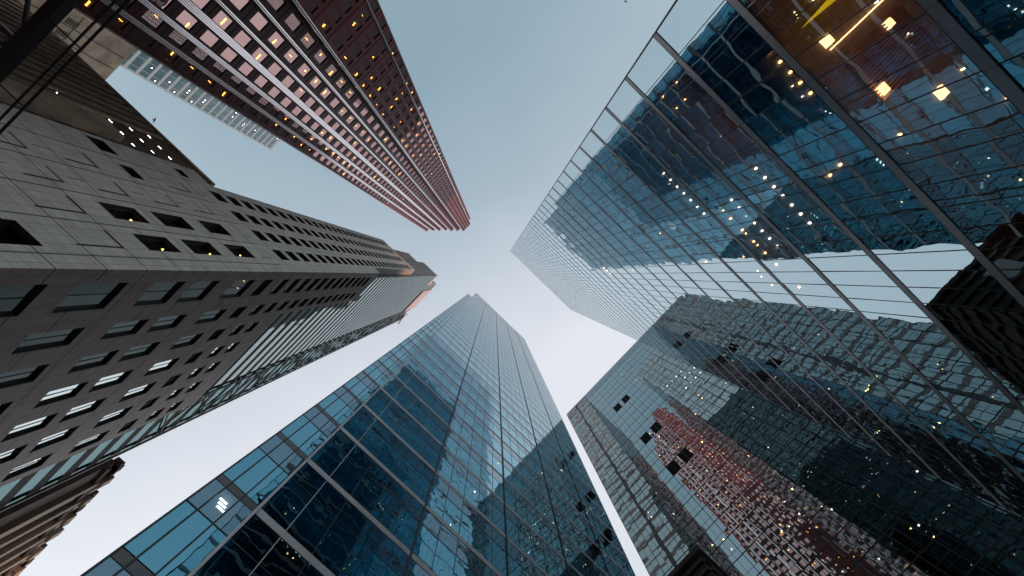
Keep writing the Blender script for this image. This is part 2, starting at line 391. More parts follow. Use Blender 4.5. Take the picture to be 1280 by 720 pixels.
# ================================================================== glass tower B (right)
def tower_b():
    D = -10.65; T0, T1 = -1.95, 30.2; H = 180.5
    r = thing('glass_tower', 'tall blue mirrored glass tower filling the upper right with grey metal bands', 'tower', (T0 + T1) / 2, D - 12)
    f = Face('m', D, 1)
    zb = [z_(9.75 + 3.9 * k) for k in range(0, 44) if 9.75 + 3.9 * k < H - 1.5]
    zb = [z_(5.6)] + zb
    tc = [T0, -0.75]; 
    while tc[-1] < T1 - 1.2: tc.append(tc[-1] + 0.89 * 1.0)
    tc.append(T1)
    zz = [0.3] + zb + [z_(H)]
    cells = []
    for j in range(len(zz) - 1):
        za = zz[j] + (0.36 if j else 0)
        for i in range(len(tc) - 1): cells.append((tc[i], tc[i + 1], za, zz[j + 1]))
    panes(f, cells, G_BLUE2, r, tilt=0.0024, depth=-0.006)
    for j, z in enumerate(zb):
        mb = MB(); f.box(mb, T0, T1, z + 0.03, z + 0.33, -0.1, 0.014, 0); f.box(mb, T0, T1, z, z + 0.03, -0.1, 0.010, 1); f.box(mb, T0, T1, z + .33, z + 0.36, -0.1, 0.010, 1)
        for q in range(17):
            t = T0 + 1.0 + q * 1.85
            if z < z_(40): f.box(mb, t, t + 0.012, z + 0.032, z + 0.328, 0.005, 0.017, 1)
        mb.build('floor_band', [M_BAND, M_BLACK], r)
    for i, t in enumerate(tc):
        mb = MB(); w = 0.03 if i not in (0, len(tc) - 1) else .06; f.box(mb, t - w / 2, t + w / 2, 0.3, z_(H), -0.06, 0.007 if i else .03); mb.build('mullion', M_BLACK, r)
    for z in zb:
        mb = MB(); mb.box(T0 + 0.1, T1 - 0.1, D - 0.15, D - 8, z + 0.08, z + 0.40); mb.build('floor_slab', M_CEIL, r)
    mb = MB(); mb.box(T0 + .05, T1 - .05, D - 8, D - 24, 0, z_(H) - 0.3); mb.build('core_wall', M_CORE, r)
    mb = MB(); mb.box(T0, T0 + 0.12, D - 0.05, D - 24.5, 0, z_(H)); mb.box(T1 - 0.12, T1, D - 0.05, D - 24.5, 0, z_(H)); mb.box(T0 + .13, T1 - .13, D - 24.1, D - 24.5, 0, z_(H)); mb.build('side_wall', M_CLAD, r)
    mb = MB(); mb.box(T0, T1, D - 0.02, D - 24.5, z_(H), z_(H) + 0.3); mb.build('roof', M_ROOF, r)
    e = Face('t', T1, 1); cl = []
    for j in range(len(zz) - 1):
        for i in range(10): cl.append((D - 24.4 + i * 2.42, D - 24.4 + (i + 1) * 2.42, zz[j] + .3, zz[j + 1]))
    panes(e, cl, G_GREEN, r, depth=.03, limit=0)
    mb = MB()
    for z in zb: e.box(mb, D - 24.4, D, z, z + .28, .01, .06)
    mb.build('floor_line', M_BLACK, r, kind='stuff')
    mb = MB()
    for i in range(11): e.box(mb, D - 24.4 + i * 2.42 - .08, D - 24.4 + i * 2.42 + .08, 1, z_(H), .01, .15)
    mb.build('end_fin', M_BLACK, r, kind='stuff')
    # partitions and beams inside the lit storeys
    for z in zb[:8]:
        for q in range(5):
            t = T0 + 2.6 + q * 6 + random.uniform(-1, 1)
            mb = MB(); mb.box(t, t + 0.14, D - random.choice([1.2, 2.5, 4]), D - 7.9, z + 0.42, z + 3.9); mb.build('partition', M_CORE, r)
    W, A_, S = [], [], []
    for j, z in enumerate(zb[:36]):
        hi = 1.0 if j < 8 else 1.6
        for _ in range(random.choice([3, 4, 5]) if j < 12 else random.choice([2, 3])):
            t = random.uniform(-0.5, 14 if j < 7 else 24); m = D - random.uniform(0.5, 4.5); step = random.choice([.55, .9, 1.3]); sz = random.choice([.03, .045, .07]) * hi
            dst = A_ if random.random() < .65 else W
            along = random.random() < .65
            for q in range(random.choice([2, 3, 5, 7])):
                tt, mm = (t + q * step, m) if along else (t, m - q * step)
                if mm < D - 7 or tt > 29.5: break
                if random.random() < .15: continue
                dst.append((tt, tt + sz, mm, mm + sz, z - 0.02, z + 0.075))
    # rows of downlights
    for j in (4, 5, 6, 8, 11):
        t0 = random.uniform(2, 8)
        for q in range(7): W.append((t0 + .6 * q, t0 + .6 * q + .09, D - 1.3, D - 1.21, zb[j] - 0.02, zb[j] + 0.075))
    zc = zb[2]
    S += [(2.1, 2.4, D - .9, D - 1.2, zc - .02, zc + .07), (4.3, 4.6, D - 1.1, D - 1.4, zc - .02, zc + .07), (3.1, 3.35, D - 2.6, D - 2.85, zc - .02, zc + .07),
          (5.6, 5.95, D - 2.3, D - 2.6, zc - .02, zc + .07), (0.9, 1.15, D - 1.6, D - 1.8, zc - .02, zc + .07)]
    lamps(W, E_WHITE, r, 38); lamps(A_, E_WARM, r, 60); lamps(S, E_WARMS, r, 10)
    mb = MB(); mb.bar((2.50, D - 0.9, zc - .02), (2.62, D - 3.6, zc - .02), 0.035); mb.build('tube_lamp', E_NEON, r)
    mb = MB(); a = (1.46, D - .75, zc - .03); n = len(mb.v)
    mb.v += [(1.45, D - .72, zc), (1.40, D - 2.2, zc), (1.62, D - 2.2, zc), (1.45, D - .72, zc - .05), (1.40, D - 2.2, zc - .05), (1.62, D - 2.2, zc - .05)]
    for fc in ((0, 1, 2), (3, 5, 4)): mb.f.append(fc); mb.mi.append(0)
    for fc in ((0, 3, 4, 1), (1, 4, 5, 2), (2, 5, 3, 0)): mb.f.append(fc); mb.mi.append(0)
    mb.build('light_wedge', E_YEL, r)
    # warm slatted ceiling panel
    mb = MB()
    for q in range(16): mb.box(3.0 + q * .11, 3.05 + q * .11, D - 1.0, D - 3.4, zc - .02, zc + .06)
    mb.build('slatted_ceiling', principled('gilt_slats', (0.7, 0.4, 0.15), 0.3, 0.8), r)
    for (t, m, e, zz_) in ((2.2, D - 2.3, 190, zb[1] + 1.6), (5.0, D - 2.3, 60, zb[1] + 2.0), (3.2, D - 1.8, 90, zb[3] + 1.6), (1.5, D - 2.2, 70, zb[4] + 1.6), (6.4, D - 2.0, 60, zb[5] + 1.6), (1.6, D - 2.0, 60, zb[6] + 1.6), (10.0, D - 2, 50, zb[4] + 1.6)):
        l = bpy.data.lights.new('room_light', 'POINT'); l.energy = e; l.color = (1, .42, .14); l.shadow_soft_size = 0.25
        o = bpy.data.objects.new('room_light', l); C.objects.link(o); o.location = (t * CT - m * ST, t * ST + m * CT, zz_)
    return r

# ================================================================== glass tower C (lower right)
def tower_c():
    T = 48.13; M0, M1 = 16.3, -46.0; H = 150.7
    r = thing('glass_tower', 'grey green mirrored glass tower at lower right reflecting the red tower', 'tower', T + 15, (M0 + M1) / 2)
    f = Face('t', T, -1)
    zb = [z_(145.4 - 3.93 * k) for k in range(0, 36)]
    zb = sorted(zb)
    ms = [M0 - 1.05 * k for k in range(0, 60)]
    def onface(px, py):
        d = Vector(((px - 640) / F, (py - 360) / F, 1)); w = Vector((d.dot(XC), d.dot(YC), d.dot(ZC))); w /= w.z
        tt, mm = w.x * CT + w.y * ST, -w.x * ST + w.y * CT
        return mm * T / tt, z_(T / tt)
    lou = set()
    for (px, py) in ((783.5, 496.5), (817.5, 531.2), (857.5, 569.8)):
        m_, zq = onface(px, py)
        j = max(k for k in range(len(zb)) if zb[k] <= zq); i = round((M0 - m_) / 1.05)
        lou |= {(i, j), (i - 1, j), (i - 3, j), (i - 4, j)}
    cells, black = [], []
    for j in range(len(zb) - 1):
        za, zc = zb[j], zb[j + 1]
        for i in range(0, len(ms) - 1):
            a, b = ms[i + 1], ms[i]
            if (i, j) in lou:
                black.append((a, b, za, zc)); continue
            cells.append((a, b, za, za + 1.3)); cells.append((a, b, za + 1.3, zc))
    zt = [z_(145.4), z_(146.6), z_(147.8), z_(149.3), z_(150.7)]
    for j in range(4):
        for i in range(len(ms) - 1): cells.append((ms[i + 1], ms[i], zt[j], zt[j + 1]))
    panes(f, cells, G_GREEN, r, tilt=0.0028, depth=-0.006)
    for (a, b, c, d) in black:
        mb = MB()
        f.quad(mb, a, b, c, d, -0.35)
        for q in range(8): f.box(mb, a, b, c + .1 + q * .47, c + .16 + q * .47, -.3, -.05)
        mb.build('louvre', M_BLACK, r)
    for z in zb + zt[1:]:
        mb = MB(); f.box(mb, M0, ms[-1], z - 0.06, z + 0.06, -0.08, 0.03); mb.build('floor_line', M_BLACK, r)
    mb = MB()
    for z in zb[:-1]: f.box(mb, M0, ms[-1], z + 1.28, z + 1.32, -0.06, 0.01)
    mb.build('transom', M_BLACK, r, kind='stuff')
    for i, m in enumerate(ms):
        mb = MB(); w = .09 if i % 2 == 0 else .04
        f.box(mb, m - w / 2, m + w / 2, 0.3, z_(H), -0.06, 0.02 if i % 2 == 0 else .01); mb.build('mullion', M_BLACK, r)
    for z in zb:
        mb = MB(); mb.box(T + .15, T + 6, M0 - .2, M1 + .2, z - .15, z + .12); mb.build('floor_slab', M_CEIL, r)
    mb = MB(); mb.box(T + 6, T + 26, M0 - .1, M1 + .1, 0, z_(H) - .5); mb.build('core_wall', M_CORE, r)
    mb = MB(); mb.box(T + .05, T + 26.5, M0, M0 - .12, 0, z_(H)); mb.box(T + .05, T + 26.5, M1, M1 + .12, 0, z_(H)); mb.box(T + 26.2, T + 26.5, M0 - .13, M1 + .13, 0, z_(H)); mb.build('side_wall', M_CLAD, r)
    mb = MB(); mb.box(T + .02, T + 26.5, M0, M1, z_(H), z_(H) + .25); mb.build('roof', M_ROOF, r)
    W, A_ = [], []
    for j, z in enumerate(zb[3:-1]):
        for _ in range(random.choice([1, 3, 5, 8, 12])):
            m = random.uniform(-35, 12); t = T + random.uniform(.6, 4); s = random.uniform(.10, .24)
            (W if random.random() < .5 else A_).append((t, t + s, m, m + s, z - .2, z - .14))
    for jj, m0, n in ((25, -12, 6), (26, -14, 5), (27, -10, 4), (22, -22, 6), (18, -20, 5)):
        for q in range(n): W.append((T + 1.2, T + 1.5, m0 - q * 1.6, m0 - q * 1.6 + .3, zb[jj] - .2, zb[jj] - .14))
    lamps(W, E_WHITE, r, 60); lamps(A_, E_WARM, r, 40)
    return r

# ================================================================== red granite tower
def red_tower():
    H = 280.0
    tips = [(-46.2, 9.54), (-43.7, 7.09), (-41.2, 4.65), (-38.6, 2.1), (-35.9, -0.45), (-33.4, -2.92), (-30.9, -5.4)]
    r = thing('granite_tower', 'dark red granite skyscraper with saw tooth bays and rows of pinkish square windows', 'skyscraper', -55, -2)
    floors = [z_(10 + 3.9 * k) for k in range(0, 69)]
    allw = []
    z1 = z_(H)
    def bay(t, ma, mb_, cols, strip, w):
        f = Face('t', t, 1); mb = MB(); rects = []
        for c in cols:
            for z in floors: rects.append((c - w / 2, c + w / 2, z + 0.8, z + 3.15))
        holes(f, mb, mb_, ma, 0, z1, rects, 0.28)
        mb.build('facade_wall', M_GRAN, r)
        if strip:
            for q in range(strip):
                s = MB(); x = ma - 0.07 - q * 0.19; f.box(s, x - 0.14, x, 2, z1, 0.0, 0.10 + .03 * (q % 2)); s.build('pilaster', M_STRIP, r)
        s = MB()
        for z in floors: f.box(s, mb_ + .05, ma - (0.19 * strip + .1 if strip else .05), z + .05, z + .11, -.01, .035)
        s.build('sill_line', M_GRAN, r, kind='stuff')
        return f, rects
    nmax = {0: 12, 1: 14, 2: 14, 3: 14, 4: 12, 5: 10}
    jobs = []
    for k in range(6):
        t, m = tips[k]; m2 = tips[k + 1][1]
        jobs.append(bay(t, m, m2, [m - 1.52], 1 if k == 0 else (4 if k == 3 else 3 if k < 4 else 1), 1.42))
    jobs.append(bay(-30.9, -5.4, -12.0, [-6.5, -8.05, -9.6, -11.1], 1, 0.98))
    jobs.append(bay(-33.1, -12.0, -14.1, [-13.35], 0, 0.9))
    # the largest windows overall become parts, the others of each bay one part
    sc = []
    for ji, (f, rects) in enumerate(jobs):
        for rc in rects: sc.append((pix_area([f.p(rc[0], rc[2]), f.p(rc[1], rc[2]), f.p(rc[1], rc[3]), f.p(rc[0], rc[3])]), ji, rc))
    sc.sort(key=lambda a: -a[0])
    for ji, (f, rects) in enumerate(jobs):
        big = [s[2] for s in sc[:100] if s[1] == ji]; small = [s[2] for s in sc[100:] if s[1] == ji]
        if big: windows(f, big, r, G_PINK, depth=0.1, bars=(0, 0), fr=0.05)
        if small: windows(f, small, r, G_PINK, depth=0.1, bars=(0, 0), fr=0.05, limit=0)
    # step faces, back, roof
    mb = MB()
    for k in range(1, 7):
        t, m = tips[k]; fm = Face('m', m, 1); fm.quad(mb, tips[k - 1][0], t, 0, z1)
    fm = Face('m', tips[0][1], 1); fm.quad(mb, -75, tips[0][0], 0, z1)
    fm = Face('m', -12.0, -1); fm.quad(mb, -33.1, -30.9, 0, z1)
    fm = Face('m', -14.1, -1); fm.quad(mb, -75, -33.1, 0, z1)
    fm = Face('t', -75, -1); fm.quad(mb, -14.1, tips[0][1], 0, z1)
    mb.build('return_wall', principled('return_black', (.015, .01, .012), .5, spec=.15), r)  # returns near black, far darker than the red bay walls
    s = MB(); Face('t', -30.9, 1).box(s, -12.0, -11.82, 2, z1, 0, .12); s.build('pilaster', M_STRIP, r)
    # thin pale pilaster strips on the visible returns
    for k in (4, 5, 6):
        t, m = tips[k]; fm = Face('m', m, 1); s = MB()
        fm.box(s, t - .28, t - .14, 2, z1, 0, .08); s.build('pilaster', M_STRIP, r)
    mb = MB()
    for k in range(6): mb.box(-75, tips[k][0], tips[k][1], tips[k + 1][1], z1 - .3, z1)
    mb.box(-75, -30.9, -5.4, -12.0, z1 - .3, z1); mb.box(-75, -33.1, -12, -14.1, z1 - .3, z1)
    mb.build('roof', M_ROOF, r)
    # inner room wall behind the panes
    mb = MB()
    for k in range(6): mb.box(tips[k][0] - 1.6, tips[k][0] - 1.5, tips[k][1] - .1, tips[k + 1][1] + .1, 0, z1 - .5)
    mb.box(-32.5, -32.4, -5.5, -11.9, 0, z1 - .5); mb.box(-34.7, -34.6, -12.1, -14.0, 0, z1 - .5)
    for k in range(6):
        for z in floors: mb.box(tips[k][0] - 1.5, tips[k][0] - .3, tips[k][1] - .1, tips[k + 1][1] + .1, z + 3.3, z + 3.4)
    for z in floors: mb.box(-32.4, -31.2, -5.5, -11.9, z + 3.3, z + 3.4)
    mb.build('room_wall', M_CORE, r, kind='stuff')
    A_ = []
    for ji, (f, rects) in enumerate(jobs):
        for rc in rects:
            if random.random() < (0.3 if ji < 6 else 0.42):
                w = rc[1] - rc[0]; u = rc[0] + random.uniform(.15, .6) * w; d = random.uniform(.5, .9)
                if random.random() < .7: A_.append((f.c - d - .08, f.c - d, u, u + random.uniform(.15, .6) * w, rc[3] - .05, rc[3] + .1))
                else: A_.append((f.c - d - .4, f.c - d, u, u + .07, rc[3] - .02, rc[3] + .1))
    lamps(A_, E_AMBER, r, 100, 'room_lamp')
    return r

# ================================================================== grey stone tower
def stone_tower():
    r = thing('stone_tower', 'grey stone slab office tower at left with small dark recessed windows on two faces', 'tower', -27, 30)
    fu = Face('m', 17.0, -1); fl = Face('t', -18.1, 1)
    # --- upper face (towards the top of the picture)
    cols = [(-32.6, -30.8), (-29.05, -27.3), (-25.65, -23.8), (-22.15, -20.3)]
    regz = [z_(59.9 + 3.57 * k) for k in range(0, 26)]
    rects = []; blind = []
    for ci, (a, b) in enumerate(cols):
        for k, z in enumerate(regz):
            if z + 2.4 > z_(155): continue
            rects.append((a, b, z, z + 2.2))
    for (za, zc) in ((37.3, 41.0), (42.8, 47.0), (49.4, 53.4), (31.0, 34.8), (24.8, 28.4), (18.6, 22.2)):
        if za < 36: continue
        for (a, b) in cols[2:]: rects.append((a, b, z_(za), z_(zc)))
    for (a, b, c, d) in ((-32.6, -30.85, 45.9, 47.6), (-36.3, -34.3, 45.5, 47.6), (-35.6, -34.25, 56.8, 58.3), (-32.5, -30.8, 24.0, 27.0), (-22.15, -20.0, 24.4, 28.5)):
        rects.append((a, b, z_(c), z_(d)))
    TR = -19.8
    mb = MB()
    # split: tall part t -34..-19.8, corner part -19.8..-18.1 up to 103, low part -36.8..-34 up to 61.8
    tall = [x for x in rects if x[0] > -34 and x[1] < TR + .01]
    holes(fu, mb, -34.0, TR, 0, z_(155.5), tall, 0.45, 0, 1)  # reveals coloured black for the shade inside the openings
    holes(fu, mb, TR, -18.1, 0, z_(103.3), [], .4)
    low = [x for x in rects if x[1] < -34 + .01]
    low = [x for x in rects if x[0] < -34]
    holes(fu, mb, -36.8, -34.0, 0, z_(61.8), low, .45, 0, 1)
    # grooved ornament panels (stepped dark joints) on the lower storeys
    def L(a, b, za, zc, w=0.16):
        fu.box(mb, a, b, zc - w, zc, -.02, .012, 1); fu.box(mb, b - w, b, za, zc - w, -.02, .012, 1)
    for (za, zc) in ((51.0, 54.6), (45.2, 48.6), (39.0, 42.2), (33.0, 36.0), (27.0, 30.2)):
        for (a, b) in cols[:2]:
            if abs(za - 45.2) < 1 and a < -30: continue
            L(a, b, z_(za), z_(zc)); fu.box(mb, b - 0.9, b - .83, z_(za) - 2.0, z_(za) - .6, -.02, .012, 1)
    for (a, b) in cols: L(a + .2, b - .2, z_(55.2), z_(57.6), .07)
    for (za, zc) in ((31.0, 34.8), (25.0, 28.6)):
        for (a, b) in (cols[2:] if za > 30 else cols[2:3]): L(a, b, z_(za), z_(zc))
    for t in (-33.6, -30.0, -26.4, -22.9, -19.4):
        fu.box(mb, t, t + .07, z_(14), z_(58), -.02, .01, 1)
    mb.build('facade_wall', [M_STONE, M_GROOVE_SHADE], r)
    windows(fu, [x for x in rects], r, G_DARK, depth=0.42, bars=(0, 1), fr=.06, limit=50)
    # --- lower face
    mc = [(18.25, 20.8), (22.6, 24.35), (26.15, 27.9), (29.8, 31.6), (33.4, 35.2), (37.0, 38.8), (40.6, 42.3)]
    bigz = [(6.0, 9.8), (12.0, 15.8), (18.0, 22.0), (24.2, 28.2), (30.2, 34.2), (36.8, 40.4), (41.6, 45.3), (48.0, 51.9)]
    R = []
    for i, (a, b) in enumerate(mc):
        for (za, zc) in bigz: R.append((a, b, z_(za), z_(zc), 1))
        R.append((a, b, z_(54.0), z_(56.0), 0))
        for k in range(0, 13):
            za = 58.3 + 3.57 * k
            lim = 102 if i < 2 else 67.5
            if za + 2.2 < lim: R.append((a, b, z_(za), z_(za + 2.1), 1))
    mb = MB()
    holes(fl, mb, 17.0, 25.3, 0, z_(103.3), [x[:4] for x in R if x[0] < 25.3], .45, 0, 1)  # black reveals again carry the recess shade as colour
    holes(fl, mb, 25.3, 43.2, 0, z_(68.5), [x[:4] for x in R if x[0] > 25.3], .45, 0, 1)
    mb.build('facade_wall', [M_STONE2, M_GROOVE_SHADE], r)
    windows(fl, [x[:4] for x in R if x[4]], r, G_BRIGHT, depth=0.24, bars=(1, 0), fr=.05, limit=50)
    mb = MB()
    for x in R:
        if not x[4]:
            for q in range(5): fl.box(mb, x[0], x[1], x[2] + .1 + q * .4, x[2] + .2 + q * .4, -.42, -.2)
    mb.build('louvre', M_BLACK, r, kind='stuff')
    # returns, roofs, back
    mb = MB()
    Face('t', -34.0, -1).quad(mb, 17.0, 40, z_(61.8), z_(155.5)); Face('t', -36.8, -1).quad(mb, 17.0, 40, 0, z_(61.8))
    Face('t', TR, 1).quad(mb, 17.0, 19.0, z_(103.3), z_(155.5))
    Face('m', 19.0, 1).quad(mb, -34, TR, z_(103.3), z_(155.5)); Face('m', 40, 1).quad(mb, -36.8, -24, 0, z_(61.8))
    Face('m', 25.3, 1).quad(mb, -18.9, -18.1, z_(68.5), z_(103.3)); Face('m', 43.2, 1).quad(mb, -18.9, -18.1, 0, z_(68.5))
    mb.build('return_wall', M_STONE, r)
    mb = MB()
    mb.box(-34, TR, 17.0, 19.0, z_(155.5), z_(155.5) + .3); mb.box(TR, -18.1, 17.0, 25.3, z_(103.3), z_(103.3) + .3)
    mb.box(-18.9, -18.1, 25.3, 43.2, z_(68.5), z_(68.5) + .25); mb.box(-36.8, -34.01, 17.0, 40, z_(61.8), z_(61.8) + .25)
    mb.build('roof', M_STONE, r)
    mb = MB(); mb.box(-36.2, -20.3, 18.3, 18.4, 0, z_(103)); mb.box(-33.7, -20.3, 18.31, 18.41, z_(103), z_(155)); mb.box(-18.95, -18.9, 18.4, 25.2, 0, z_(103)); mb.box(-18.95, -18.9, 25.2, 43.1, 0, z_(68)); mb.build('room_wall', M_CORE, r)
    A_ = []
    for (t, m, z) in ((-25.0, 17.7, 40.7), (-24.4, 17.8, 40.7), (-21.5, 17.7, 40.7), (-20.9, 17.7, 46.8), (-24.6, 17.7, 46.8), (-21.6, 17.8, 53.1), (-21.2, 17.6, 46.8)):
        A_.append((t, t + .12, m, m + .12, z_(z) - .1, z_(z)))
    for (m, z) in ((19.0, 51.6), (20.0, 51.6), (42.0, 45.1), (34.2, 28.1), (34.6, 28.1), (38.2, 21.9), (41.5, 33.9)):
        A_.append((-18.85, -18.7, m, m + .15, z_(z) - .1, z_(z)))
    lamps(A_, E_AMBER, r, 40, 'room_lamp')
    return r

# ================================================================== striped glass tower behind the stone one
def striped_tower():
    T = -18.9
    r = thing('striped_tower', 'banded glass skyscraper rising behind the grey stone tower with a dark gridded crown', 'skyscraper', -27, 38)
    f = Face('t', T, 1); g = Face('m', 19.05, -1)
    parts = [(19.05, 25.0, 220.0), (25.0, 42.5, 254.0), (42.5, 50.1, 244.0)]
    cells, bands = [], MB()
    for (a, b, H) in parts:
        z = z_(3.0)
        while z + 3.6 < z_(H):
            n = max(1, int((b - a) / 1.75)); w = (b - a) / n
            for i in range(n): cells.append((a + i * w, a + (i + 1) * w, z + 1.6, z + 3.6))
            z += 3.6
    panes(f, [c for c in cells if c[0] < 42.4], G_STRIPE, r, depth=-0.005, tilt=.003, limit=40)
    panes(f, [c for c in cells if c[0] >= 42.4], G_EDGE, r, depth=-0.005, tilt=.003, limit=30)
    for (a, b, H) in parts:
        mb = MB(); f.quad(mb, a, b, 0, z_(H), -.5); mb.build('back_wall', M_CORE, r)
    z = z_(3.0); k = 0
    while z + 3.6 < z_(254.0):
        mb = MB(); h = z - CAMZ
        b = 50.1 if h < 240 else 42.5; a = 19.05 if h < 216 else 25.0
        f.box(mb, a, b, z, z + 1.6, -.1, .006)
        mb.build('spandrel', principled_sp(), r); z += 3.6
    # braced edge strip
    mb = MB(); z = 66.0; s = 0
    while z < z_(236):
        a, b = (43.2, 49.6) if s % 2 == 0 else (49.6, 43.2)
        mb.bar((T + .25, a, z), (T + .25, b, z + 4.5), .16); z += 4.5; s += 1
    mb.bar((T + .25, 42.9, 66), (T + .25, 42.9, z_(244)), .25); mb.bar((T + .25, 49.95, 0), (T + .25, 49.95, z_(244)), .25)
    mb.build('bracing', principled('dull_red_steel', (0.05, 0.035, 0.035), .5), r)
    mb = MB(); mb.box(T - .6, T + .5, 47, 49.8, z_(244), z_(252)); mb.bar((T, 49.8, z_(248)), (T + .3, 54.0, z_(252)), .7); mb.build('roof_hoist', principled('pale_steel', (.4, .4, .4), .5), r)
    mb = MB(); f.box(mb, 29.0, 42.4, z_(224), z_(253.9), .05, .3); mb.build('crown_panel', principled('pink_cladding', (.32, .24, .24), .4), r)
    # crown, face towards the street
    mb = MB(); mb2 = MB()
    for (a, b, H) in ((-27.8, -18.9, 226.0), (-32.9, -27.8, 207.0)):
        z = z_(100); zc = []
        while z + 3.4 < z_(H): zc.append(z); z += 3.4
        cl = []
        n = int((b - a) / .85)
        for zz in zc:
            for i in range(n): cl.append((a + i * (b - a) / n, a + (i + 1) * (b - a) / n, zz + .35, zz + 3.4))
        panes(g, cl, G_DARK, r, limit=0, depth=-.05)
        for zz in zc: g.box(mb, a, b, zz, zz + .35, -.1, .05)
        for i in range(n + 1):
            u = a + i * (b - a) / n; g.box(mb2, u - .07, u + .07, z_(100), z_(H), -.1, .12)
    mb.build('crown_band', principled('slate_band', (.16, .2, .24), .5), r, kind='stuff'); mb2.build('crown_fin', principled('slate_fin', (.07, .09, .12), .5), r, kind='stuff')
    mb = MB()
    mb.box(-27.8, T - .6, 19.7, 25, 0, z_(219.8)); mb.box(-27.8, T - .6, 19.7, 24.9, z_(219.8), z_(225.9)); mb.box(-32.9, -27.81, 19.7, 45, 0, z_(206.9)); mb.box(-27.8, T - .6, 25.01, 42.4, 0, z_(253.8)); mb.box(-27.8, T - .6, 42.41, 50.0, 0, z_(243.8))
    mb.build('core_wall', M_CLAD, r)
    mb = MB(); mb.box(T - .6, T, 19.05, 25, z_(220), z_(226)); mb.box(T - .6, T, 25, 25.1, z_(220), z_(254)); mb.box(T - .6, T, 25.1, 42.5, z_(253.9), z_(254.2)); mb.box(T - .6, T, 49.9, 50.1, 0, z_(244)); mb.build('parapet', principled('pinkish_panel', (.45, .33, .32), .4), r)
    return r

# ================================================================== brown finned building + others at upper left
def brown_building():
    r = thing('finned_building', 'brown stone building with close vertical fins and small slit lights at upper left', 'building', -70, 28)
    f = Face('m', 18.2, -1); H = 67.3
    slits = []
    rows = [(49.3 + 2.75 * k) for k in range(0, 7)]
    mb = MB()
    f.quad(mb, -110, -36.9, 0, z_(H)); Face('m', 40, 1).quad(mb, -110, -36.9, 0, z_(H)); Face('t', -36.9, 1).quad(mb, 18.2, 40, 0, z_(H)); Face('t', -110, -1).quad(mb, 18.2, 40, 0, z_(H))
    mb.build('facade_wall', M_BROWN, r)
    mb = MB(); mb.box(-110, -36.9, 18.0, 40, z_(H), z_(H) + .8); mb.build('parapet', M_BEIGE, r)
    n = 0; t = -45.2
    while t > -108:
        m_ = MB(); f.box(m_, t - .7, t, z_(20), z_(H) - .6, 0, .2)
        if n < 45: m_.build('fin', M_BEIGE, r)
        n += 1; t -= 1.75
    S = []
    for i, t in enumerate((-44.4, -42.3, -40.2, -38.4)):
        for k in range(5):
            h = 63.5 - 3.1 * k - i * .35
            if random.random() < .85: S.append((t - .5, t, 18.2 - .02, 18.2 + .02, z_(h), z_(h) + .05))
    for k in range(8): S.append((-46.5 - k * 2.9, -45.9 - k * 2.9, 18.17, 18.22, z_(52 - k * 1.2), z_(52 - k * 1.2) + .06))
    lamps(S, E_WHITE, r, 60, 'slit_lamp')
    W = []
    for i in range(4):
        for k in range(9): W.append((-44.5 + i * 2.1, -43.3 + i * 2.1, z_(34 + 3.1 * k), z_(35.2 + 3.1 * k)))
    mb = MB()
    for w in W: f.box(mb, *w, -.02, .02)
    mb.build('dark_window', M_BLACK, r, kind='stuff')
    mb = MB(); mb.box(-42.9, -39.8, 17.3, 18.19, 0, z_(54)); mb.build('corner_pier', M_BEIGE, r)
    return r

def block_building():
    r = thing('stone_block', 'beige stone plant block with dark joints above the brown finned building', 'building', -92, 23)
    f = Face('t', -88, 1)
    mb = MB(); mb.box(-104, -88, 18.4, 27.6, 0, z_(104.5)); mb.build('block_wall', M_BEIGE, r)
    mb = MB()
    for m in (21.4, 24.5): f.box(mb, m, m + .18, z_(66), z_(104), 0, .03)
    for h in (80, 92): f.box(mb, 18.5, 27.5, z_(h), z_(h) + .18, 0.001, .034)
    mb.build('wall_joint', M_GROOVE_SHADE, r)
    mb = MB()
    for (m, h) in ((20.0, 90), (22.6, 90), (25.4, 86)):
        for q in range(5): f.box(mb, m, m + 1.2, z_(h) + q * .5, z_(h) + q * .5 + .3, 0, .06)
    mb.build('grille', M_BLACK, r)
    mb = MB(); mb.box(-96, -88.5, 25.0, 29.6, z_(92), z_(100)); mb.build('rooftop_unit', M_CLAD, r)
    return r

def slab_tower():
    r = thing('slab_tower', 'far white slab tower with pale blue glass bands between brown and red buildings', 'tower', -112, 15)
    T = -107.0; H = 210; f = Face('t', T, 1)
    mb = MB(); mb.box(T - 14, T, 28.3, -12, 0, z_(H)); mb.build('tower_wall', M_WHITE, r)
    zz = [z_(H) - 5 - 4.0 * k for k in range(0, 38)]
    for z in zz:
        w = MB(); f.box(w, 27.7, -11.5, z, z + 2.75, 0.0, .05); wo = w.build('window_band', principled_slab(), r)
        s = MB()
        f.box(s, 28.3, -12, z + 2.8, z + 3.9, 0.0, .08)
        s.build('balcony_band', M_WHITE, r)
    mb = MB()
    for m in (26.2, 23.4, 20.6): f.box(mb, m, m + .12, z_(60), z_(H) - 2, 0.06, .12)
    mb.build('mullion', M_WHITE, r)
    L = []
    for z in zz:
        for m in (27.0, 25.2, 24.3, 22.4):
            if random.random() < .22: L.append((T + .04, T + .07, m, m + .22, z + 1.6, z + 1.85))
    lamps(L, E_WHITE, r, 60, 'room_lamp')
    return r
def principled_sp():
    if 'sp' not in _pc: _pc['sp'] = principled('black_spandrel', (.018, .02, .021), .6, spec=.1)
    return _pc['sp']
def principled_slab():
    if 'slab' not in _pc: _pc['slab'] = principled('slab_glass', (0.16, 0.28, 0.32), 0.12, 0.0, noise=.25, nscale=.3)
    return _pc['slab']

